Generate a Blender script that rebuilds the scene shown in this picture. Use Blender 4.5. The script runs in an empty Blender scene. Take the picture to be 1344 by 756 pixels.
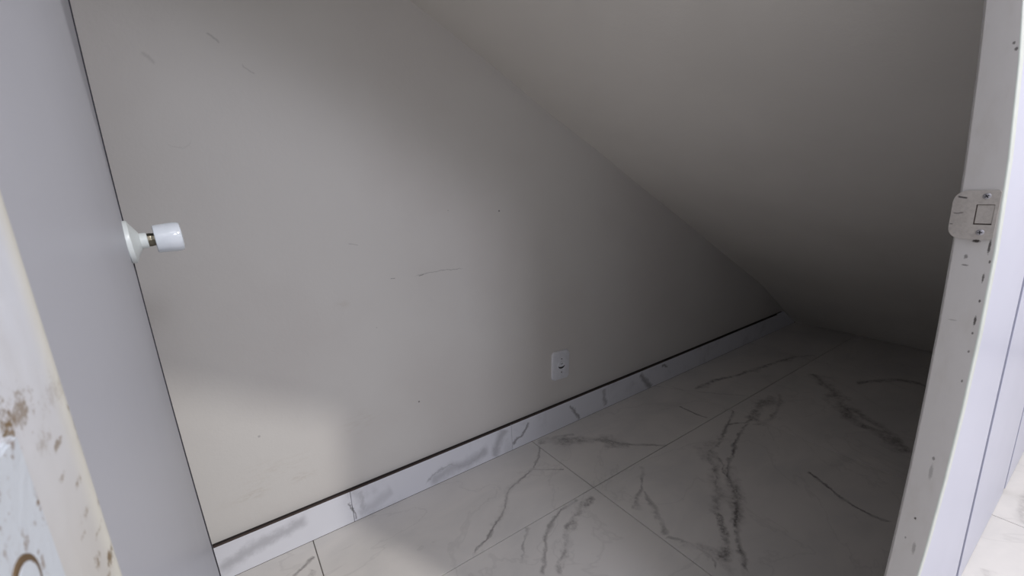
import bpy, bmesh, math, random
from mathutils import Vector, Matrix
random.seed(7)
SC = bpy.context.scene
COL = SC.collection

# ------------------------------------------------------------------ camera
cd = bpy.data.cameras.new('camera')
cam = bpy.data.objects.new('camera', cd)
COL.objects.link(cam)
rot = Matrix(((0.82454878, 0.17209619, -0.53898257),
              (-0.56345765, 0.16334385, -0.80983595),
              (-0.0513302, 0.9714431, 0.23165388)))
cam.matrix_world = Matrix.Translation((0, 0, 1.0)) @ rot.to_4x4()
cd.sensor_width = 36.0
cd.lens = 570 / 1344 * 36
cd.clip_start = 0.01
cd.dof.use_dof = True
cd.dof.focus_distance = 1.15
cd.dof.aperture_fstop = 26.0
SC.camera = cam

# ------------------------------------------------------------------ world, lamps, exposure
w = bpy.data.worlds.new('world')
SC.world = w
w.use_nodes = True
w.node_tree.nodes['Background'].inputs[0].default_value = (0.865, 0.875, 0.955, 1)
w.node_tree.nodes['Background'].inputs[1].default_value = 0.63


def lamp(name, kind, loc, target, power, size, color, size_y=None, shape='DISK'):
    l = bpy.data.lights.new(name, kind)
    l.energy = power
    l.color = color
    if kind == 'AREA':
        l.shape = shape
        l.size = size
        if size_y:
            l.size_y = size_y
    else:
        l.shadow_soft_size = size
    o = bpy.data.objects.new(name, l)
    COL.objects.link(o)
    o.location = loc
    o.rotation_euler = (Vector(target) - Vector(loc)).to_track_quat('-Z', 'Y').to_euler()
    return o


# bare bulb of the passage outside, daylight from its window, and two added fill lamps
lamp('bulb', 'POINT', (1.385, -1.39, 2.6), (0.1, 1.2, 0.3), 150.0, 0.065, (1.0, 0.965, 0.92))
lamp('floor_bounce_fill', 'AREA', (0.4, -0.8, 2.4), (0.4, -0.7, 0), 7.5, 0.8, (0.93, 0.93, 1.0), 0.8, 'RECTANGLE')  # added fill: lights the passage floor so it bounces up onto the soffit
lamp('window_light', 'AREA', (0.53, -1.55, 2.0), (0.3, 1.27, 0.9), 13.5, 0.5, (0.87, 0.88, 1.0), 0.36, 'RECTANGLE')
lamp('far_fill_light', 'AREA', (1.5, -2.2, 1.5), (0, 0.8, 0.9), 8.0, 1.2, (0.90, 0.92, 1.0), 1.2, 'RECTANGLE')  # extra soft fill added further back in the passage

SC.view_settings.view_transform = 'Standard'
SC.view_settings.look = 'None'
SC.view_settings.gamma = 1.0
SC.view_settings.use_curve_mapping = False
SC.view_settings.exposure = 0.0


# ------------------------------------------------------------------ node helpers
class NT:
    def __init__(self, name, rough=0.6, spec=0.5):
        self.m = bpy.data.materials.new(name)
        self.m.use_nodes = True
        self.t = self.m.node_tree
        self.b = self.t.nodes['Principled BSDF']
        self.b.inputs['Roughness'].default_value = rough
        self.b.inputs['Specular IOR Level'].default_value = spec

    def n(self, typ, **kw):
        x = self.t.nodes.new(typ)
        for k, v in kw.items():
            setattr(x, k, v)
        return x

    def put(self, sock, v):
        if isinstance(v, bpy.types.NodeSocket):
            self.t.links.new(v, sock)
        else:
            sock.default_value = v

    def math(self, op, a, b=None, c=None, clamp=False):
        x = self.n('ShaderNodeMath', operation=op, use_clamp=clamp)
        for i, v in enumerate((a, b, c)):
            if v is not None:
                self.put(x.inputs[i], v)
        return x.outputs[0]

    def remap(self, v, a, b, c=0.0, d=1.0, smooth=True):
        x = self.n('ShaderNodeMapRange')
        if smooth:
            x.interpolation_type = 'SMOOTHSTEP'
        self.put(x.inputs[0], v)
        for i, q in zip((1, 2, 3, 4), (a, b, c, d)):
            self.put(x.inputs[i], q)
        return x.outputs[0]

    def noise(self, vec, scale, detail=3, rough=0.5, dist=0.0):
        x = self.n('ShaderNodeTexNoise')
        self.put(x.inputs['Vector'], vec)
        x.inputs['Scale'].default_value = scale
        x.inputs['Detail'].default_value = detail
        x.inputs['Roughness'].default_value = rough
        x.inputs['Distortion'].default_value = dist
        return x.outputs['Fac']

    def mix(self, f, a, b):
        x = self.n('ShaderNodeMix', data_type='RGBA')
        self.put(x.inputs[0], f)
        self.put(x.inputs[6], a)
        self.put(x.inputs[7], b)
        return x.outputs[2]

    def pos(self):
        return self.n('ShaderNodeNewGeometry').outputs['Position']

    def sep(self, v):
        x = self.n('ShaderNodeSeparateXYZ')
        self.put(x.inputs[0], v)
        return x.outputs

    def scalevec(self, v, s):
        x = self.n('ShaderNodeVectorMath', operation='MULTIPLY')
        self.put(x.inputs[0], v)
        x.inputs[1].default_value = s
        return x.outputs[0]

    def bump(self, h, strength, dist):
        x = self.n('ShaderNodeBump')
        x.inputs['Strength'].default_value = strength
        x.inputs['Distance'].default_value = dist
        self.put(x.inputs['Height'], h)
        self.put(self.b.inputs['Normal'], x.outputs[0])

    def color(self, c):
        self.put(self.b.inputs['Base Color'], c)

    # a painted line through 2D points (u, v sockets): 1 on the line, 0 away from it
    def vein(self, U, V, pts, width, jit=None, wj=None, ends=0.04, soft=1.0):
        p0, p1 = Vector(pts[0]), Vector(pts[-1])
        d = p1 - p0
        L = d.length
        e = d / L
        nrm = Vector((-e.y, e.x))
        q = sorted([((Vector(p) - p0).dot(e) / L, (Vector(p) - p0).dot(nrm)) for p in pts])
        lo, hi = q[0][0], q[-1][0]
        A = max(0.001, max(abs(v) for _, v in q)) * 1.05
        span = hi - lo
        u = self.math('MULTIPLY_ADD', U, e.x / L / span, (-p0.dot(e) / L - lo) / span)
        u = self.math('MULTIPLY_ADD', V, e.y / L / span, u)
        v = self.math('MULTIPLY_ADD', U, nrm.x, -p0.dot(nrm))
        v = self.math('MULTIPLY_ADD', V, nrm.y, v)
        if jit is not None:
            v = self.math('ADD', v, jit)
        fc = self.n('ShaderNodeFloatCurve')
        cv = fc.mapping.curves[0]
        norm = [((a - lo) / span, 0.5 + b / (2 * A)) for a, b in q]
        cv.points[0].location = norm[0]
        cv.points[1].location = norm[-1]
        for a, b in norm[1:-1]:
            cv.points.new(a, b)
        fc.mapping.update()
        self.put(fc.inputs['Value'], u)
        c = self.math('MULTIPLY_ADD', fc.outputs[0], -2 * A, A)
        dd = self.math('ABSOLUTE', self.math('ADD', v, c))
        if wj is not None:
            dd = self.math('MULTIPLY', dd, wj)
        mk = self.remap(dd, width * (1 - soft), width, 1.0, 0.0)
        ue = self.math('ABSOLUTE', self.math('SUBTRACT', u, 0.5))
        return self.math('MULTIPLY', mk, self.remap(ue, 0.5 - ends, 0.5, 1.0, 0.0))

    # a soft-edged spot
    def spot(self, U, V, cx, cy, rx, ry, jit=None, edge=0.6):
        a = self.math('MULTIPLY_ADD', U, 1 / rx, -cx / rx)
        b = self.math('MULTIPLY_ADD', V, 1 / ry, -cy / ry)
        d = self.math('SQRT', self.math('ADD', self.math('MULTIPLY', a, a), self.math('MULTIPLY', b, b)))
        if jit is not None:
            d = self.math('ADD', d, jit)
        return self.remap(d, edge, 1.0, 1.0, 0.0)

    def over(self, acc, m, k):
        m = self.math('MULTIPLY', m, k)
        return m if acc is None else self.math('MAXIMUM', acc, m)


def rgb(r, g, b):
    f = lambda c: (c / 255 / 12.92) if c / 255 <= 0.04045 else ((c / 255 + 0.055) / 1.055) ** 2.4
    return (f(r), f(g), f(b), 1.0)


def plain(name, col, rough=0.5, metal=0.0, spec=0.5, bump=None):
    k = NT(name, rough, spec)
    p = k.pos()
    nz = k.noise(p, 60, 4)
    k.color(k.mix(k.remap(nz, 0.3, 0.7, 0, 1), col, tuple(c * 0.93 for c in col[:3]) + (1,)))
    k.b.inputs['Metallic'].default_value = metal
    if bump:
        k.bump(nz, bump, 0.001)
    return k.m


# ------------------------------------------------------------------ materials
def mat_floor():
    k = NT('polished_marble_tile', 0.34, 0.45)
    P = k.pos()
    x, y, z = k.sep(P)
    j1 = k.math('MULTIPLY_ADD', k.noise(P, 16, 6, 0.65), 0.07, -0.035)
    j2 = k.math('MULTIPLY_ADD', k.noise(P, 26, 6, 0.65), 0.036, -0.018)
    wj = k.remap(k.noise(P, 9, 3, 0.6), 0.3, 0.7, 0.55, 2.2)
    V = [  # points, half width, darkness, jitter
        ([(0.896, 1.23), (0.881, 1.192), (0.841, 1.153), (0.795, 1.123), (0.753, 1.107), (0.71, 1.095), (0.661, 1.077), (0.625, 1.04), (0.586, 1.004), (0.534, 0.973), (0.508, 0.954), (0.461, 0.937), (0.434, 0.923)], .006, .68, None),
        ([(0.753, 1.107), (0.71, 1.095), (0.661, 1.077), (0.625, 1.04), (0.586, 1.004), (0.534, 0.973)], .022, .22, j2),
        ([(0.9, 1.235), (0.966, 1.21), (1.025, 1.165), (1.08, 1.127), (1.128, 1.07), (1.154, 1.027), (1.18, 1.002)], .04, .62, j2),
        ([(1.128, 1.09), (1.18, 1.002), (1.226, 0.963), (1.281, 0.909)], .009, .7, None),
        ([(0.91, 1.24), (0.99, 1.22), (1.06, 1.19)], .02, .4, j2),
        ([(1.97, 0.85), (1.868, 0.85), (1.687, 0.813)], .035, .75, j1),
        ([(1.97, 0.85), (1.868, 0.85), (1.687, 0.813), (1.558, 0.844), (1.461, 0.803), (1.36, 0.791), (1.294, 0.731), (1.211, 0.672), (1.096, 0.592), (1.041, 0.543), (0.931, 0.486)], .02, .75, j1),
        ([(1.461, 0.803), (1.36, 0.79), (1.294, 0.725), (1.211, 0.672), (1.096, 0.6)], .038, .5, j1),
        ([(1.673, 0.806), (1.517, 0.774), (1.428, 0.736), (1.35, 0.713), (1.265, 0.653), (1.195, 0.595), (1.079, 0.531), (1.016, 0.48), (0.967, 0.436)], .011, .9, j2),
        ([(1.35, 0.713), (1.265, 0.653), (1.195, 0.595), (1.1, 0.55)], .03, .5, j1),
        ([(1.36, 0.76), (1.3, 0.69), (1.25, 0.63), (1.19, 0.60)], .012, .7, j1),
        ([(2.011, 0.87), (1.978, 0.826), (1.845, 0.783), (1.745, 0.766), (1.659, 0.798)], .016, .5, j2),
        ([(2.345, 0.856), (2.264, 0.758), (2.115, 0.644), (1.99, 0.556), (1.966, 0.444), (1.884, 0.357)], .045, .8, j1),
        ([(2.115, 0.644), (2.038, 0.50), (1.95, 0.40)], .03, .6, j2),
        ([(1.752, 1.098), (1.921, 1.105), (2.037, 1.074), (2.176, 1.051), (2.327, 1.029), (2.532, 0.988)], .022, .8, j2),
        ([(2.45, 1.0), (2.527, 0.98), (2.60, 0.93)], .02, .4, j1),
        ([(2.378, 0.676), (2.511, 0.6), (2.574, 0.547), (2.538, 0.44)], .035, .8, j2),
        ([(1.52, 0.53), (1.49, 0.465), (1.458, 0.401), (1.446, 0.34), (1.465, 0.284)], .008, .85, None),
        ([(1.108, 0.892), (1.022, 0.82), (0.951, 0.785), (0.927, 0.752)], .012, .55, j2),
        ([(1.012, 0.805), (0.976, 0.734), (0.949, 0.686), (0.908, 0.645)], .009, .5, j2),
        ([(0.902, 0.641), (0.936, 0.598), (0.945, 0.535), (0.918, 0.496)], .01, .5, j2),
        ([(0.92, 0.60), (0.96, 0.52), (0.93, 0.45)], .025, .35, j1),
        ([(0.865, 0.889), (0.753, 0.851), (0.695, 0.82), (0.642, 0.776), (0.585, 0.725)], .02, .6, j1),
        ([(0.819, 0.904), (0.673, 0.874), (0.602, 0.806), (0.549, 0.753)], .01, .55, j2),
        ([(0.619, 0.91), (0.57, 0.864), (0.526, 0.817)], .007, .45, j2),
        ([(0.787, 1.121), (0.836, 1.082), (0.881, 1.047)], .004, .6, None),
        ([(0.072, 1.194), (0.043, 1.177), (0.011, 1.156)], .006, .7, None),
        ([(0.06, 1.15), (0.02, 1.10), (-0.03, 1.08)], .015, .4, j2),
        ([(1.569, 1.065), (1.568, 1.014), (1.567, 0.973), (1.577, 0.93)], .006, .8, None),
        ([(1.711, 0.91), (1.698, 0.89), (1.631, 0.865), (1.498, 0.82)], .008, .7, None),
        ([(1.633, 1.287), (1.724, 1.136), (1.841, 0.977), (1.929, 0.884)], .006, .3, j2),
        # outside the doorway
        ([(1.72, 0.07), (1.90, 0.085), (2.05, 0.06), (2.2, 0.07)], .02, .32, j2),
        ([(1.30, 0.02), (1.38, 0.07), (1.45, 0.10)], .015, .3, j2),
        ([(1.0, -0.45), (1.3, -0.2), (1.5, -0.2), (1.7, 0.0)], .02, .4, j1),
        ([(0.1, -0.3), (0.4, -0.5), (0.5, -0.9), (0.9, -1.2)], .03, .5, j1),
    ]
    j3 = k.math('MULTIPLY_ADD', k.noise(P, 42, 5, 0.65), 0.018, -0.009)
    w3 = k.remap(k.noise(P, 26, 3, 0.6), 0.3, 0.7, 0.6, 1.7)
    patchy = k.remap(k.noise(P, 13, 4, 0.65), 0.34, 0.62, 0.30, 1.05)
    streak = k.remap(k.noise(P, 55, 5, 0.7), 0.36, 0.60, 0.45, 1.1)
    acc = None
    for pts, wd, dk, j in V:
        m = k.vein(x, y, pts, wd * (1.35 if wd < .015 else 1.25), j if j is not None else j3, wj if j is not None else w3)
        if wd >= 0.012:
            m = k.math('MULTIPLY', m, streak)
        acc = k.over(acc, k.math('MULTIPLY', m, patchy), dk * 1.05)
    # faint clouding between the veins
    cl = k.noise(k.scalevec(P, (1, 1.6, 1)), 3.2, 5, 0.6, 0.6)
    fine = k.remap(k.math('ABSOLUTE', k.math('SUBTRACT', k.noise(P, 2.3, 5, 0.55, 0.8), 0.5)), 0.0, 0.012, 0.10, 0.0)
    acc = k.math('MAXIMUM', acc, fine)
    grain = k.remap(k.noise(P, 160, 4, 0.7), 0.25, 0.75, 0.75, 1.15)
    acc = k.math('MULTIPLY', acc, grain, clamp=True)
    base = k.mix(k.remap(cl, 0.35, 0.7), rgb(224, 220, 215), rgb(213, 210, 206))
    col = k.mix(acc, base, rgb(104, 98, 96))
    k.color(col)
    return k.m


def mat_skirting():
    k = NT('marble_skirting', 0.3, 0.5)
    P = k.pos()
    x, y, z = k.sep(P)
    j = k.math('MULTIPLY_ADD', k.noise(P, 34, 6, 0.65), 0.040, -0.020)
    V = [([(-0.16, 0.035), (-0.117, 0.045), (-0.06, 0.062), (0.008, 0.068), (0.081, 0.085)], .030, .40, j),
         ([(0.191, 0.075), (0.202, 0.03), (0.206, 0.003)], .006, .8, j),
         ([(0.23, 0.1), (0.233, 0.02)], .012, .3, j),
         ([(0.21, 0.02), (0.27, 0.03), (0.33, 0.06)], .03, .22, j),
         ([(0.439, 0.01), (0.478, 0.042), (0.524, 0.052), (0.577, 0.029), (0.617, 0.023), (0.679, 0.074)], .008, .45, j),
         ([(0.45, 0.012), (0.53, 0.035), (0.62, 0.03), (0.70, 0.06)], .035, .38, j),
         ([(0.72, 0.0), (0.74, 0.06), (0.78, 0.1)], .03, .4, j),
         ([(0.805, 0.015), (0.82, 0.040), (0.848, 0.048), (0.887, 0.09)], .010, .75, j),
         ([(1.098, 0.09), (1.124, 0.051), (1.151, 0.0)], .010, .7, j),
         ([(1.298, 0.1), (1.308, 0.01)], .018, .5, j),
         ([(1.54, 0.1), (1.594, 0.03), (1.631, 0.001)], .022, .7, j),
         ([(1.7, 0.09), (1.75, 0.075)], .01, .8, j)]
    acc = None
    for pts, wd, dk, jj in V:
        acc = k.over(acc, k.vein(x, z, pts, wd, jj, None, 0.1), dk)
    acc = k.math('MAXIMUM', acc, k.remap(k.noise(P, 7, 5, 0.6, 0.5), 0.5, 0.75, 0.0, 0.28))
    k.color(k.mix(acc, rgb(236, 237, 243), rgb(120, 118, 122)))
    return k.m


def mat_wall():
    k = NT('painted_plaster', 0.62, 0.35)
    P = k.pos()
    x, y, z = k.sep(P)
    j = k.math('MULTIPLY_ADD', k.noise(P, 60, 3), 0.010, -0.005)
    js = k.math('MULTIPLY_ADD', k.noise(P, 18, 4), 1.0, -0.5)
    M = [([(0.056, 1.367), (0.068, 1.361), (0.081, 1.348)], .0045, .24), ([(-0.068, 1.315), (-0.056, 1.307), (-0.046, 1.292)], .006, .16),
         ([(0.117, 1.31), (0.128, 1.297), (0.144, 1.29)], .003, .18), ([(0.48, 0.737), (0.567, 0.741), (0.663, 0.736)], .0022, .32),
         ([(0.409, 0.742), (0.425, 0.741)], .002, .6), ([(0.499, 0.735), (0.519, 0.739)], .002, .7),
         ([(-0.06, 1.13), (-0.03, 1.12), (-0.01, 1.14)], .003, .07), ([(0.30, 0.86), (0.33, 0.852)], .002, .25)]
    acc = None
    for pts, wd, dk in M:
        acc = k.over(acc, k.vein(x, z, pts, wd, j, None, 0.15), dk)
    for cx, cz, r, d in [(0.456, 0.318, .0035, .75), (0.812, 0.914, .0035, .75), (0.0, 0.371, .004, .3), (0.62, 0.93, .002, .4), (0.35, 0.60, .002, .3)]:
        acc = k.over(acc, k.spot(x, z, cx, cz, r, r), d)
    st = None
    for cx, cz, rx, rz, d in [(-0.05, 0.21, .09, .03, .5), (0.08, 0.205, .06, .02, .6), (0.263, 0.689, .03, .02, .3), (0.02, 0.26, .15, .05, .25), (0.26, 0.32, .08, .05, .3)]:
        st = k.over(st, k.spot(x, z, cx, cz, rx, rz, js, 0.1), d)
    st = k.math('MULTIPLY', st, k.remap(k.noise(k.scalevec(P, (1, 1, 4)), 30, 4, 0.7), 0.4, 0.7))
    patch = k.remap(k.noise(P, 2.2, 4, 0.5), 0.35, 0.65)
    base = k.mix(patch, rgb(224, 221, 216), rgb(219, 215, 210))
    col = k.mix(k.math('MULTIPLY', st, 0.5), base, rgb(176, 160, 136))
    col = k.mix(acc, col, rgb(70, 66, 62))
    k.color(col)
    h = k.math('MULTIPLY_ADD', k.noise(P, 170, 3, 0.6), 0.5, k.noise(P, 45, 3, 0.5))
    k.bump(h, 0.35, 0.0012)
    return k.m


def mat_ceiling():
    k = NT('stair_soffit_paint', 0.7, 0.3)
    P = k.pos()
    patch = k.remap(k.noise(P, 2.0, 4, 0.5), 0.35, 0.65)
    k.color(k.mix(patch, rgb(230, 226, 219), rgb(224, 220, 213)))
    h = k.math('MULTIPLY_ADD', k.noise(P, 210, 3, 0.6), 0.5, k.noise(P, 70, 3, 0.5))
    k.bump(h, 0.4, 0.0012)
    return k.m


def mat_frame(side):
    k = NT('old_enamel_' + side, 0.42, 0.45)
    P = k.pos()
    x, y, z = k.sep(P)
    js = k.math('MULTIPLY_ADD', k.noise(P, 620, 5, 0.7), 3.6 if side == 'left' else 1.6, -1.6 if side == 'left' else -1.0)
    rust = chip = None
    if side == 'left':
        base = k.mix(k.remap(z, 0.90, 1.0), rgb(198, 194, 187), rgb(214, 217, 226))
        base = k.mix(k.remap(y, 0.117, 0.1275), base, rgb(222, 220, 210))  # light caught by the rounded rear edge, painted as a paler cream band
        for cy, cz, ry, rz, d in [(0.1225, 0.9635, .012, .004, .25), (0.103, 0.9665, .010, .0045, .7), (0.0985, 0.9665, .004, .005, 1), (0.1285, 0.9515, .0028, .0042, .95), (0.1272, 0.9575, .003, .0015, .8),
                                  (0.118, 0.9440, .004, .0012, .7), (0.117, 0.937, .006, .0015, .5), (0.1155, 0.9265, .003, .0025, .8),
                                  (0.1225, 0.9215, .0045, .0035, .95), (0.118, 0.9195, .004, .002, .7), (0.109, 0.958, .006, .003, .35), (0.112, 0.949, .003, .001, .5),
                                  (0.0955, 0.972, .006, .004, .6), (0.115, 0.955, .004, .0015, .7), (0.1215, 0.930, .0035, .0012, .8), (0.113, 0.935, .0025, .001, .8), (0.109, 0.926, .003, .001, .7), (0.1265, 0.934, .002, .002, .7), (0.110, 0.9165, .003, .0025, .8), (0.128, 0.915, .002, .002, .8), (0.1265, 0.890, .003, .004, .6), (0.12, 0.86, .004, .006, .7)]:
            rust = k.over(rust, k.spot(y, z, cy, cz, ry, rz, js, 0.15), d)
        chip = k.spot(y, z, 0.09, 0.99, .001, .001)
        line = k.vein(y, z, [(0.0985, 0.962), (0.0980, 0.935), (0.0980, 0.915), (0.0978, 0.88)], .0020, None, None, .02)
        rust = k.math('MAXIMUM', rust, k.math('MULTIPLY', line, k.remap(k.noise(P, 250, 4, 0.7), 0.45, 0.6)))
    else:
        base = rgb(196, 193, 190)
        for cy, cz, ry, rz, d in [(0.112, 1.115, .0012, .0018, .8), (0.1095, 1.109, .0015, .0022, .8), (0.111, 0.9105, .0035, .002, 1), (0.106, 0.9135, .003, .001, .9),
                                  (0.100, 0.905, .0012, .009, .9), (0.117, 0.892, .0018, .003, .6), (0.1165, 0.882, .003, .0012, .6), (0.0975, 0.888, .001, .002, .8),
                                  (0.1, 0.869, .001, .006, .8), (0.099, 0.842, .001, .002, .9), (0.0995, 0.818, .0012, .0065, .9), (0.0995, 0.803, .001, .002, .8),
                                  (0.0995, 0.780, .001, .002, .7), (0.1, 0.742, .001, .002, .7), (0.111, 0.61, .002, .012, .35), (0.117, 0.535, .0013, .002, .9),
                                  (0.111, 0.63, .0015, .003, .6), (0.113, 0.49, .002, .01, .4), (0.123, 0.50, .001, .002, .5), (0.118, 0.815, .004, .001, .3)]:
            chip = k.over(chip, k.spot(y, z, cy, cz, ry, rz, js, 0.3), d)
        rust = k.spot(y, z, 0.2, 2.5, .001, .001)
    smudge = k.remap(k.noise(k.scalevec(P, (1, 1, 0.4)), 45, 4, 0.6), 0.45, 0.8, 0.0, 0.35)
    col = k.mix(smudge, base, rgb(176, 170, 162))
    col = k.mix(rust, col, rgb(116, 92, 52))
    col = k.mix(chip, col, rgb(62, 56, 52))
    k.color(col)
    k.bump(k.noise(P, 180, 3), 0.25, 0.0006)
    return k.m


def mat_hinge():
    k = NT('painted_hinge_metal', 0.4, 0.5)
    P = k.pos()
    f = k.noise(P, 380, 5, 0.7)
    f2 = k.noise(P, 90, 3, 0.6)
    m = k.math('MULTIPLY', k.remap(f, 0.55, 0.66), k.remap(f2, 0.42, 0.6))
    k.color(k.mix(k.math('MULTIPLY', m, 0.9), rgb(206, 212, 220), rgb(120, 92, 62)))
    k.bump(f, 0.35, 0.0006)
    return k.m


def mat_panel():
    k = NT('glossy_white_laminate', 0.30, 0.6)
    P = k.pos()
    k.color(k.mix(k.remap(k.noise(P, 5, 3), 0.3, 0.7), rgb(188, 190, 207), rgb(185, 187, 204)))
    return k.m


def mat_door():
    k = NT('grey_satin_enamel', 0.36, 0.5)
    P = k.pos()
    k.color(k.mix(k.remap(k.noise(P, 4, 4), 0.3, 0.7), rgb(186, 188, 198), rgb(181, 183, 193)))
    k.bump(k.noise(P, 260, 3, 0.6), 0.12, 0.0004)
    return k.m


def mat_strike():
    k = NT('worn_strike_metal', 0.42, 0.5)
    k.b.inputs['Metallic'].default_value = 0.25
    P = k.pos()
    x, y, z = k.sep(P)
    acc = None
    for pts, wd, d in [([(0.1330, 0.9605), (0.129, 0.9595), (0.1235, 0.9585)], .0011, 1), ([(0.1345, 0.9425), (0.131, 0.9413), (0.1275, 0.942), (0.1245, 0.9425)], .0007, .75),
                       ([(0.1355, 0.929), (0.1325, 0.929)], .0006, .9)]:
        acc = k.over(acc, k.vein(y, z, pts, wd * 1.4, None, None, .2), d)
    g = k.remap(k.noise(k.scalevec(P, (1, 1, 1)), 300, 4, 0.6), 0.35, 0.75, 0, .4)
    col = k.mix(g, rgb(188, 182, 175), rgb(156, 149, 143))
    k.color(k.mix(acc, col, rgb(45, 42, 42)))
    return k.m


M_FLOOR, M_SKIRT, M_WALL, M_CEIL = mat_floor(), mat_skirting(), mat_wall(), mat_ceiling()
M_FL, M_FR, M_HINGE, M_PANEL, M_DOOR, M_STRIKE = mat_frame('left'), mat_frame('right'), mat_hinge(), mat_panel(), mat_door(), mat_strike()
M_GROUT = plain('dark_grout', rgb(120, 114, 110), 0.9)
M_CLAY = plain('raw_tile_edge', rgb(78, 66, 62), 0.9)
M_MORTAR = plain('dark_mortar', rgb(40, 34, 32), 0.95)
M_EDGE = plain('dark_edge_band', rgb(48, 46, 54), 0.6)
M_PLASTIC = plain('white_plastic', rgb(236, 237, 242), 0.35)
M_DARK = plain('dark_recess', rgb(38, 37, 38), 0.8)
M_KNOB = plain('glazed_white_enamel', rgb(214, 220, 228), 0.13, 0, 0.6)
M_ROSE = plain('cream_white_enamel', rgb(212, 218, 218), 0.28)
M_METAL = plain('tarnished_metal', rgb(110, 105, 92), 0.3, 0.9)
M_SCREW = plain('zinc_screw', rgb(176, 174, 178), 0.35, 0.7)
M_RUST = plain('rusty_grime', rgb(104, 84, 60), 0.9)
M_GAP = plain('dark_gap', rgb(98, 90, 86), 0.9)  # dark backing that shows around the latch pocket
M_SEAM = plain('grey_backing', rgb(104, 104, 114), 0.7)
M_BEAD = plain('cream_enamel_bead', rgb(196, 201, 194), 0.3)


# ------------------------------------------------------------------ mesh helpers
def link(name, bm, mats, parent=None, kind=None, label=None, cat=None, smooth=False):
    bmesh.ops.recalc_face_normals(bm, faces=bm.faces)
    me = bpy.data.meshes.new(name)
    bm.to_mesh(me)
    bm.free()
    for m in (mats if isinstance(mats, (list, tuple)) else [mats]):
        me.materials.append(m)
    if smooth:
        for p in me.polygons:
            p.use_smooth = True
        try:
            me.set_sharp_from_angle(angle=math.radians(38))
        except Exception:
            pass
    o = bpy.data.objects.new(name, me)
    COL.objects.link(o)
    if parent is not None:
        o.parent = parent
    if kind:
        o['kind'] = kind
    if label:
        o['label'] = label
    if cat:
        o['category'] = cat
    return o


def empty(name, loc=(0, 0, 0), kind=None, label=None, cat=None):
    o = bpy.data.objects.new(name, None)
    COL.objects.link(o)
    o.location = loc
    if kind:
        o['kind'] = kind
    if label:
        o['label'] = label
    if cat:
        o['category'] = cat
    return o


def box(bm, lo, hi, bevel=0.0, mi=0):
    r = bmesh.ops.create_cube(bm, size=1)
    vs = r['verts']
    for v in vs:
        v.co = Vector([lo[i] + (v.co[i] + 0.5) * (hi[i] - lo[i]) for i in range(3)])
    if bevel:
        es = list({e for v in vs for e in v.link_edges})
        bmesh.ops.bevel(bm, geom=es, offset=bevel, segments=1, affect='EDGES')
    return bm


def prism(bm, poly, axis, a, b):
    """poly of 2D points extruded along axis from a to b (axis 'x','y','z')"""
    def mk(p, t):
        if axis == 'y':
            return (p[0], t, p[1])
        if axis == 'x':
            return (t, p[0], p[1])
        return (p[0], p[1], t)
    v0 = [bm.verts.new(mk(p, a)) for p in poly]
    v1 = [bm.verts.new(mk(p, b)) for p in poly]
    n = len(poly)
    for i in range(n):
        bm.faces.new((v0[i], v0[(i + 1) % n], v1[(i + 1) % n], v1[i]))
    bm.faces.new(v0)
    bm.faces.new(v1[::-1])
    return bm


def lathe(bm, prof, base, axis, seg=48, mi=0):
    """prof: (distance along axis, radius)"""
    axis = Vector(axis).normalized()
    a = axis.cross(Vector((0, 0, 1))).normalized()
    b = axis.cross(a)
    rings = []
    for t, r in prof:
        c = Vector(base) + axis * t
        if r <= 1e-6:
            rings.append([bm.verts.new(c)])
        else:
            rings.append([bm.verts.new(c + (a * math.cos(2 * math.pi * i / seg) + b * math.sin(2 * math.pi * i / seg)) * r) for i in range(seg)])
    for r0, r1 in zip(rings, rings[1:]):
        for i in range(seg):
            j = (i + 1) % seg
            if len(r0) == 1 and len(r1) == 1:
                continue
            if len(r0) == 1:
                f = bm.faces.new((r0[0], r1[i], r1[j]))
            elif len(r1) == 1:
                f = bm.faces.new((r0[i], r0[j], r1[0]))
            else:
                f = bm.faces.new((r0[i], r0[j], r1[j], r1[i]))
            f.material_index = mi
    return bm


def flat_screw(base, r, parent):
    bm = bmesh.new()
    lathe(bm, [(0, 0), (0, r + .0008), (.00025, r + .0007), (.0003, r * .9)], base, (1, 0, 0), 32, mi=1)
    lathe(bm, [(.0001, r * .93), (.0004, r * .9), (.00042, r * .5), (.00042, 0)], base, (1, 0, 0), 32)
    d, e = Vector((0, math.cos(.95), -math.sin(.95))), Vector((0, math.sin(.95), math.cos(.95)))
    vs = [bm.verts.new(Vector(base) + d * r * .95 * s + e * r * .09 * t + Vector((h, 0, 0))) for h in (.0002, .0006) for s, t in ((-1, -1), (1, -1), (1, 1), (-1, 1))]
    for f in ((0, 1, 2, 3), (7, 6, 5, 4), (0, 4, 5, 1), (1, 5, 6, 2), (2, 6, 7, 3), (3, 7, 4, 0)):
        bm.faces.new([vs[i] for i in f]).material_index = 1
    return link('screw', bm, [M_HINGE, M_RUST], parent, label='painted-over slotted screw ringed with rust')


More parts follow.
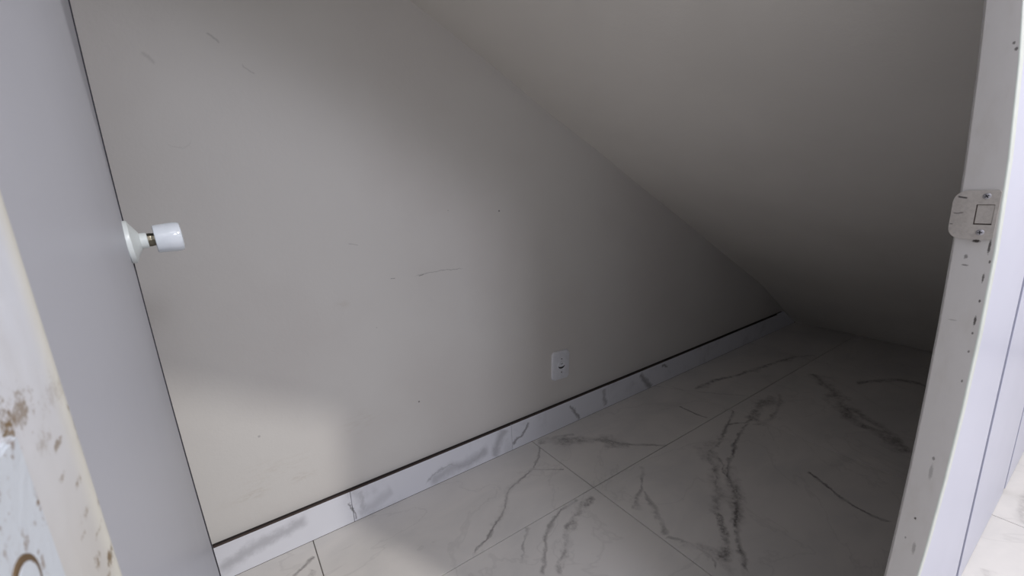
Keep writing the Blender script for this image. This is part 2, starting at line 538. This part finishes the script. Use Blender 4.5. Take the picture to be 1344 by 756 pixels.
def cross_screw(name, base, axis, r, parent, slot=False, mat=None, turn=0.0):
    bm = bmesh.new()
    lathe(bm, [(-r * .2, r * 0.98), (r * .12, r), (r * .3, r * .8), (r * .38, r * .4), (r * .38, 0)], base, axis, 24)
    axis = Vector(axis).normalized()
    a = axis.cross(Vector((0, 0, 1))).normalized()
    b = axis.cross(a)
    a2 = a * math.cos(turn) + b * math.sin(turn)
    b2 = -a * math.sin(turn) + b * math.cos(turn)
    c = Vector(base) + axis * r * .36
    for d, e in ((a2, b2),) if slot else ((a2, b2), (b2, a2)):
        vs = []
        for h in (0, r * .06):
            for s, t in ((-1, -1), (1, -1), (1, 1), (-1, 1)):
                vs.append(bm.verts.new(c + d * r * (.9 if slot else .6) * s + e * r * .13 * t + axis * h))
        for f in ((0, 1, 2, 3), (7, 6, 5, 4), (0, 4, 5, 1), (1, 5, 6, 2), (2, 6, 7, 3), (3, 7, 4, 0)):
            bm.faces.new([vs[i] for i in f]).material_index = 1
    return link(name, bm, [mat or M_SCREW, M_DARK], parent, smooth=True)


# ------------------------------------------------------------------ structure
YB = 1.275          # back wall plane
YF0, YF1 = 0.128, 0.139   # front partition
XL, XR = -0.34, 3.20
SLOPE = 0.562


def zc(x):          # underside of the stairs
    if x < 2.65:
        return 1.514 - SLOPE * (x - 0.56)
    z0 = 1.514 - SLOPE * (2.65 - 0.56)
    return z0 * (3.125 - x) / (3.125 - 2.65)


# floor: one slab of grout and the tiles on it
floor = link('floor', box(bmesh.new(), (-1.6, -2.4, -0.08), (3.5, YB, -0.0035)), M_GROUT, kind='structure',
             label='veined marble tile floor with thin dark joints')
xe = [-1.553, -0.737, 0.079, 0.895, 1.711, 2.527, 3.343]
ye = [-2.311, -1.496, -0.681, 0.134, 0.915, YB]
g = 0.0013
for i in range(len(xe) - 1):
    for jn in range(len(ye) - 1):
        x0, x1, y0, y1 = xe[i] + g, xe[i + 1] - g, ye[jn] + g, ye[jn + 1] - g
        if jn == len(ye) - 2:
            y1 = YB - 0.016
        bm = bmesh.new()
        dz = random.uniform(-.0004, .0)
        box(bm, (x0, y0, -0.009), (x1, y1, dz), 0.0007)
        link('tile', bm, M_FLOOR, floor)

# back wall
poly = [(XL, 0), (3.30, 0), (3.30, 0.2), (XL, 2.25)]
link('wall_back', prism(bmesh.new(), poly, 'y', YB, YB + 0.12), M_WALL, kind='structure', label='scuffed off-white plaster wall with the outlet')
link('wall_left', box(bmesh.new(), (XL - 0.1, YF1, 0), (XL, YB, 2.25)), M_WALL, kind='structure', label='plaster wall hidden behind the open door')

# sloping ceiling with a faintly uneven plaster edge
bm = bmesh.new()
xs = [XL - .1, 0, .3, .56, .8, 1.05, 1.3, 1.55, 1.85, 2.18, 2.45, 2.6, 2.68, 2.8, 2.95, 3.05, 3.125]
wob = {0.8: .004, 1.05: -.003, 1.3: .004, 1.55: 0, 1.85: .003}
ysn = [YF0 + .02, .5, .9, YB + .02]
rows = []
for yv in ysn:
    rows.append([bm.verts.new((xx - (0.05 * (YB - yv) if xx > 3 else 0), yv, zc(xx) + wob.get(xx, 0) - (.001 if xx == 3.125 else 0))) for xx in xs])
for r0, r1 in zip(rows, rows[1:]):
    for i in range(len(xs) - 1):
        bm.faces.new((r0[i], r0[i + 1], r1[i + 1], r1[i]))
top = bmesh.ops.extrude_face_region(bm, geom=bm.faces[:])
for v in [e for e in top['geom'] if isinstance(e, bmesh.types.BMVert)]:
    v.co.z += 0.12
link('ceiling', bm, M_CEIL, kind='structure', label='sloping grey underside of the stairs', smooth=True)

# dark skirting gap + marble skirting pieces
sk = empty('baseboard_back', (0, YB, 0), 'structure', 'white marble skirting tiles with raw dark top edge')
mb = link('mortar', box(bmesh.new(), (XL, YB - 0.008, 0.0), (2.93, YB, 0.1095)), M_MORTAR, sk)
mb.matrix_parent_inverse = Matrix.Translation((0, -YB, 0))
seams = [-0.34, 0.201, 0.801, 1.326, 1.724, 2.30, 2.86, 3.0]
for a, b in zip(seams, seams[1:]):
    bm = bmesh.new()
    if b == seams[-1]:
        prism(bm, [(a + .0006, .0005), (3.10, .0005), (3.10, .010), (2.945, .1085), (a + .0006, .1085)], 'y', YB - .0165, YB - .0075)
    else:
        box(bm, (a + .0006, YB - 0.0165, 0.0005), (b - .0006, YB - 0.0075, 0.1085 + random.uniform(-.0008, .0008)), 0.0006)
    bm.normal_update()
    for f in bm.faces:
        if f.normal.z > 0.5:
            f.material_index = 1
    t = link('tile', bm, [M_SKIRT, M_CLAY], sk)
    t.matrix_parent_inverse = Matrix.Translation((0, -YB, 0))

# front partition (seen edge-on on the right) with an opening cut parallel to the stairs
HX0, HX1 = -0.075, 0.775
hz = lambda x: 1.35 + 0.60 * (0.71 - x)
bm = bmesh.new()
# polygons: left of opening, above, right
prism(bm, [(-1.5, 0), (HX0, 0), (HX0, 2.5), (-1.5, 2.5)], 'y', YF0 + .0045, YF1)
prism(bm, [(HX0, hz(HX0) + .03), (HX1, hz(HX1) + .03), (HX1, 2.5), (HX0, 2.5)], 'y', YF0 + .0045, YF1)
prism(bm, [(HX1, 0), (3.4, 0), (3.4, 2.5), (HX1, 2.5)], 'y', YF0 + .0045, YF1)
link('wall_right', box(bmesh.new(), (3.40, -2.4, 0), (3.5, YF0, 2.5)), M_WALL, kind='structure', label='far plaster wall of the passage outside')
fw = link('wall_front', bm, M_SEAM, kind='structure', label='glossy white panelled partition beside the doorway')
px = [0.735, 1.31, 1.87, 2.43, 2.99, 3.4]
for a, b in zip(px, px[1:]):
    bm = bmesh.new()
    box(bm, (a + .017, YF0, 0.001), (b - .017, YF0 + .0045, 2.5), 0.0006)
    link('panel', bm, M_PANEL, fw)
bm = bmesh.new()
prism(bm, [(-1.5, 0.001), (HX0, .001), (HX0, 2.5), (-1.5, 2.5)], 'y', YF0, YF0 + .0045)
link('panel', bm, M_PANEL, fw)
bm = bmesh.new()
prism(bm, [(HX0, hz(HX0) + .03), (.74, hz(.74) + .03), (.74, 2.5), (HX0, 2.5)], 'y', YF0, YF0 + .0045)
link('panel', bm, M_PANEL, fw)


# ------------------------------------------------------------------ pressed steel door frame, a little bowed
def bow(z):
    d = z - 0.82
    d = max(-0.75, min(0.5, d))
    return 0.105 * d * d if d > 0 else 0.055 * d * d


def bowp(z, y):     # the front bead bows a little more than the rear corner
    d = max(-0.75, min(0.5, z - 0.82))
    f, r = (0.155, 0.085) if d > 0 else (0.073, 0.047)
    t = max(0.0, min(1.0, (y - 0.0925) / 0.036))
    return (f + (r - f) * t) * d * d


def sweep(bm, prof, zs, fx=lambda z: 0, fy=lambda z, y: 0, mi=None):
    rings = [[bm.verts.new((px_ + fx(z), py_ + fy(z, py_), z)) for px_, py_ in prof] for z in zs]
    n = len(prof)
    for r0, r1 in zip(rings, rings[1:]):
        for i in range(n):
            f = bm.faces.new((r0[i], r0[(i + 1) % n], r1[(i + 1) % n], r1[i]))
            if mi:
                f.material_index = mi[i]
    bm.faces.new(rings[0][::-1])
    bm.faces.new(rings[-1])


frame = empty('trim_1', (0, YF0, 0), 'structure', 'old white steel door frame with rust and chipped enamel')
PI_ = Matrix.Translation((0, -YF0, 0))


def arc(cx, cy, r, a0, a1, n=5):
    return [(cx + r * math.cos(math.radians(a0 + (a1 - a0) * i / n)), cy + r * math.sin(math.radians(a0 + (a1 - a0) * i / n))) for i in range(n + 1)]


zs = [0.0] + [0.1 * i for i in range(1, 14)]
# right jamb: reveal faces -X at x=.71, front corner at y=.0935 (bead), rear corner at y=.1287 then rabbet
pr = [(0.728, 0.0935)] + arc(0.7122, 0.0953, 0.0022, 270, 180, 5) + [(0.71, 0.127)] + arc(0.7112, 0.1275, 0.0012, 180, 90, 2) + [(0.722, 0.1287), (0.745, 0.134), (0.80, 0.134), (0.80, 0.1329), (0.728, 0.1329)]
bm = bmesh.new()
mi = [1] * 6 + [0] * (len(pr) - 6)
sweep(bm, pr, zs[:-1] + [hz(0.73)], fy=bowp, mi=mi)
jr = link('jamb', bm, [M_FR, M_BEAD], frame, label='right jamb with chips and metal strike plate', smooth=True)
# left jamb: reveal faces +X at x=-.033
pl = [(-0.075, 0.0625)] + arc(-0.0375, 0.067, 0.0045, 270, 360, 5) + [(-0.033, 0.1195), (-0.033, 0.124)] + arc(-0.0405, 0.1255, 0.0075, 0, 90, 6) + [(-0.046, 0.133), (-0.046, 0.165), (-0.075, 0.165)]
bm = bmesh.new()
sweep(bm, pl, [0, .4, .8, 1.2, 1.6, hz(-0.05)], mi=[0] * len(pl))
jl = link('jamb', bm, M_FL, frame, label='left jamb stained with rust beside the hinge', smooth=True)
# head, running parallel to the stairs
bm = bmesh.new()
prism(bm, [(-0.075, hz(-0.075)), (0.752, hz(0.752)), (0.752, hz(0.752) + .04), (-0.075, hz(-0.075) + .04)], 'y', 0.10, 0.165)
hd = link('head', bm, M_FR, frame)
for o in (jr, jl, hd):
    o.matrix_parent_inverse = PI_

# hinge leaf on the left jamb
bm = bmesh.new()
hy0, hy1, hz0, hz1 = 0.070, 0.0968, 0.875, 0.9655
prism(bm, [(hy0, hz0), (hy1, hz0), (hy1, hz1), (hy0, hz1)], 'x', -0.034, -0.0318)
bmesh.ops.bevel(bm, geom=bm.edges[:], offset=0.0004, segments=2, affect='EDGES')
hinge = link('hinge', bm, M_HINGE, frame, label='rust-spotted painted hinge leaf')
hinge.matrix_parent_inverse = PI_
for zz in (0.9462, 0.915, 0.89):
    flat_screw((-0.0318, 0.0842, zz), 0.0041, hinge)

# strike plate
BS = bow(0.94)


def rounded(y0, y1, z0, z1, rl, rr, n=6):
    # y1 side = lip side (large radius rl), y0 side small radius rr
    out = []
    for cy, cz, r, a in ((y1 - rl, z1 - rl, rl, 0), (y0 + rr, z1 - rr, rr, 90), (y0 + rr, z0 + rr, rr, 180), (y1 - rl, z0 + rl, rl, 270)):
        for i in range(n + 1):
            t = math.radians(a + 90 * i / n)
            out.append((cy + r * math.cos(t), cz + r * math.sin(t)))
    return out


sy0, sy1, sz0, sz1 = 0.1005, 0.1378, 0.9125, 0.967
hy = (0.1035, 0.118)
hzr = (0.929, 0.9515)
outer = rounded(sy0, sy1, sz0, sz1, 0.0125, 0.003, 6)
bm = bmesh.new()
xf = 0.7078
cy_, cz_ = (hy[0] + hy[1]) / 2, (hzr[0] + hzr[1]) / 2


def innerpt(p):
    dy, dz = p[0] - cy_, p[1] - cz_
    s = min((hy[1] - hy[0]) / 2 / max(abs(dy), 1e-9), (hzr[1] - hzr[0]) / 2 / max(abs(dz), 1e-9))
    return (cy_ + dy * s, cz_ + dz * s)


# add points so the square hole keeps its corners
dense = []
for i in range(len(outer)):
    a, b = Vector(outer[i]), Vector(outer[(i + 1) % len(outer)])
    m = max(1, int((b - a).length / 0.0012))
    for t in range(m):
        dense.append(tuple(a.lerp(b, t / m)))
lip = lambda p: (max(0, p[0] - 0.1295) ** 2) * 22
vo = [bm.verts.new((xf + lip(p), p[0], p[1])) for p in dense]
vb = [bm.verts.new((xf + lip(p) + .0016, p[0], p[1])) for p in dense]
vm = []
vi = [bm.verts.new((xf, *innerpt(p))) for p in dense]
vd = [bm.verts.new((xf + .0045, *innerpt(p))) for p in dense]
n = len(dense)
mid = [bm.verts.new((xf + lip(((p[0] * .5 + innerpt(p)[0] * .5), 0)), p[0] * .5 + innerpt(p)[0] * .5, p[1] * .5 + innerpt(p)[1] * .5)) for p in dense]
for i in range(n):
    j = (i + 1) % n
    bm.faces.new((vo[i], vo[j], mid[j], mid[i]))
    bm.faces.new((mid[i], mid[j], vi[j], vi[i]))
    bm.faces.new((vo[j], vo[i], vb[i], vb[j]))
    bm.faces.new((vi[i], vi[j], vd[j], vd[i]))
bmesh.ops.remove_doubles(bm, verts=bm.verts[:], dist=1e-6)
strike = link('strike_plate', bm, M_STRIKE, frame, label='scratched metal strike plate with a square latch hole', smooth=True)
strike.matrix_parent_inverse = PI_
strike.location.y = BS - .0034
bm = bmesh.new()
box(bm, (0.7084, hy[0] + .0001, hzr[0] + .0014), (0.7118, hy[1] - .0009, hzr[1] - .0006), 0.0003)
bx_ = link('latch_pocket', bm, M_STRIKE, strike)
bm = bmesh.new()
box(bm, (0.7096, hy[0] - .001, hzr[0] - .001), (0.7108, hy[1] + .001, hzr[1] + .001))
link('latch_opening', bm, M_GAP, strike)
for zz, tn in ((0.9605, .6), (0.9205, 0.1)):
    cross_screw('screw', (xf - .0002, 0.1110, zz), (-1, 0, 0), 0.0034, strike, turn=tn)

# ------------------------------------------------------------------ door, swung inwards
hx, hyy = -0.0365, 0.140
DW = 0.74
fx_, fy_ = -0.1275 * 0.876, 0.876
dirv = Vector((fx_ - hx, fy_ - hyy)).normalized()
nrm2 = Vector((dirv.y, -dirv.x))     # faces +X


def edgebow(z):
    t = z - 0.97
    return (-0.002 + 0.022 * t * t) if t < 0 else (-0.002 + 0.03 * t * t)


def dpt(s, depth, z):
    k = (s / DW) ** 2
    return Vector((hx + dirv.x * s + nrm2.x * depth + edgebow(max(.3, min(z, 1.35))) * k, hyy + dirv.y * s + nrm2.y * depth, z))


door = empty('door_1', (hx, hyy, 0), 'structure', 'grey enamelled closet door standing open into the closet', None)
DI = Matrix.Translation((-hx, -hyy, 0))
zt = lambda s: 1.335 + 0.60 * (0.71 - (-0.035 + s))
ss = [0, .1, .2, .3, .4, .5, .6, .68, DW - .0122]
nz = 16


def slab(bm, ss, d0, d1, ztop=zt, zbot=0.008):
    grids = []
    for dep in (d0, d1):
        grids.append([[bm.verts.new(dpt(s, dep, zbot + (ztop(s) - zbot) * kk / nz)) for kk in range(nz + 1)] for s in ss])
    A, B = grids
    ns = len(ss)
    for i in range(ns - 1):
        for kk in range(nz):
            bm.faces.new((A[i][kk], A[i + 1][kk], A[i + 1][kk + 1], A[i][kk + 1]))
            bm.faces.new((B[i][kk], B[i][kk + 1], B[i + 1][kk + 1], B[i + 1][kk]))
        bm.faces.new((A[i][0], B[i][0], B[i + 1][0], A[i + 1][0]))
        bm.faces.new((A[i][nz], A[i + 1][nz], B[i + 1][nz], B[i][nz]))
    for kk in range(nz):
        bm.faces.new((A[0][kk], A[0][kk + 1], B[0][kk + 1], B[0][kk]))
        bm.faces.new((A[-1][kk], B[-1][kk], B[-1][kk + 1], A[-1][kk + 1]))


bm = bmesh.new()
slab(bm, ss, 0, -0.034)
leaf = link('door_leaf', bm, M_DOOR, door, smooth=True)
leaf.matrix_parent_inverse = DI
bm = bmesh.new()
slab(bm, [DW - .012, DW], 0.0013, -0.035)
eb = link('edge_band', bm, M_EDGE, door, label='dark band along the free edge')
eb.matrix_parent_inverse = DI

# knob
axis = Vector((nrm2.x, nrm2.y, 0.035))
KS, KZ = 0.688, 0.9475
kb = dpt(KS, 0.0, KZ)
knob = bmesh.new()
lathe(knob, [(-.001, 0), (-.001, .0290), (0, .0304), (.0045, .0306), (.0058, .0298), (.0066, .0275), (.0125, .0165), (.0150, .0125), (.0150, .0112), (.0225, .0112), (.0235, .0100), (.0235, 0)], kb, axis, 64)
rose = link('rose', knob, M_ROSE, door, smooth=True, label='cream conical rose of the knob')
rose.matrix_parent_inverse = DI
bm = bmesh.new()
lathe(bm, [(.0225, 0), (.0225, .0098), (.027, .0100), (.030, .0094), (.0335, .0098), (.036, .0098), (.036, 0)], kb, axis, 10)
sp = link('spindle', bm, M_METAL, rose, label='tarnished bare spindle')
bm = bmesh.new()
lathe(bm, [(.0316, 0), (.0316, .0185), (.0322, .0198), (.034, .0204), (.054, .0217), (.0608, .0214), (.0634, .0203), (.0643, .018), (.0648, .010), (.0648, 0)], kb, axis, 64)
kn = link('knob', bm, M_KNOB, rose, smooth=True, label='glossy white cylindrical knob')

# ------------------------------------------------------------------ wall outlet
out = empty('wall_outlet', (1.063, YB, 0.2745), None, 'white plastic outlet plate on the plaster wall above the skirting', 'outlet')


def rrect(wd, ht, r, n=6, bulge=0.0):
    o = []
    for cx, cz, a in ((wd / 2 - r, ht / 2 - r, 0), (-wd / 2 + r, ht / 2 - r, 90), (-wd / 2 + r, -ht / 2 + r, 180), (wd / 2 - r, -ht / 2 + r, 270)):
        for i in range(n + 1):
            t = math.radians(a + 90 * i / n)
            o.append((cx + r * math.cos(t), cz + r * math.sin(t)))
    return o


bm = bmesh.new()
layers = [(0.001, 0.090, 0.122, .016), (-0.005, 0.089, 0.121, .016), (-0.0085, 0.085, 0.117, .015), (-0.0100, 0.074, 0.106, .012)]
prev = None
for yy, wd, ht, r in layers:
    ring = [bm.verts.new((p[0], yy, p[1])) for p in rrect(wd, ht, r)]
    if prev:
        for i in range(len(ring)):
            j = (i + 1) % len(ring)
            bm.faces.new((prev[i], prev[j], ring[j], ring[i]))
    prev = ring
bm.faces.new(prev)
plate = link('cover_plate', bm, M_PLASTIC, out, smooth=True)
bm = bmesh.new()
lathe(bm, [(0, .0205), (.0022, .0205), (.0028, .0195), (.0028, .0182), (.0009, .0176), (.0009, 0)], (0, -.0098, -.001), (0, -1, 0), 40)
link('socket_ring', bm, M_PLASTIC, out, smooth=True)
bm = bmesh.new()
# crescent shaped dark slot under a small lug
pts = []
for i in range(13):
    t = math.radians(190 + 165 * i / 12)
    pts.append((.0172 * math.cos(t), .0125 * math.sin(t)))
for i in range(13):
    t = math.radians(355 - 165 * i / 12)
    pts.append((.0150 * math.cos(t), .0050 * math.sin(t)))
prism(bm, pts, 'y', -.0112, -.0098)
link('slot', bm, M_DARK, out)
bm = bmesh.new()
prism(bm, [(-.004, .006), (.007, .0075), (.008, .0095), (-.002, .0085)], 'y', -.0112, -.0098)
link('slot', bm, M_DARK, out)
for zz in (0.0285, -0.0285):
    bm = bmesh.new()
    lathe(bm, [(0, .0026), (.0006, .0026), (.0008, .0018), (.0008, 0)], (0.001, -.0098, zz), (0, -1, 0), 16)
    link('screw', bm, M_DARK, out)
out.rotation_euler = (0, math.radians(3), 0)
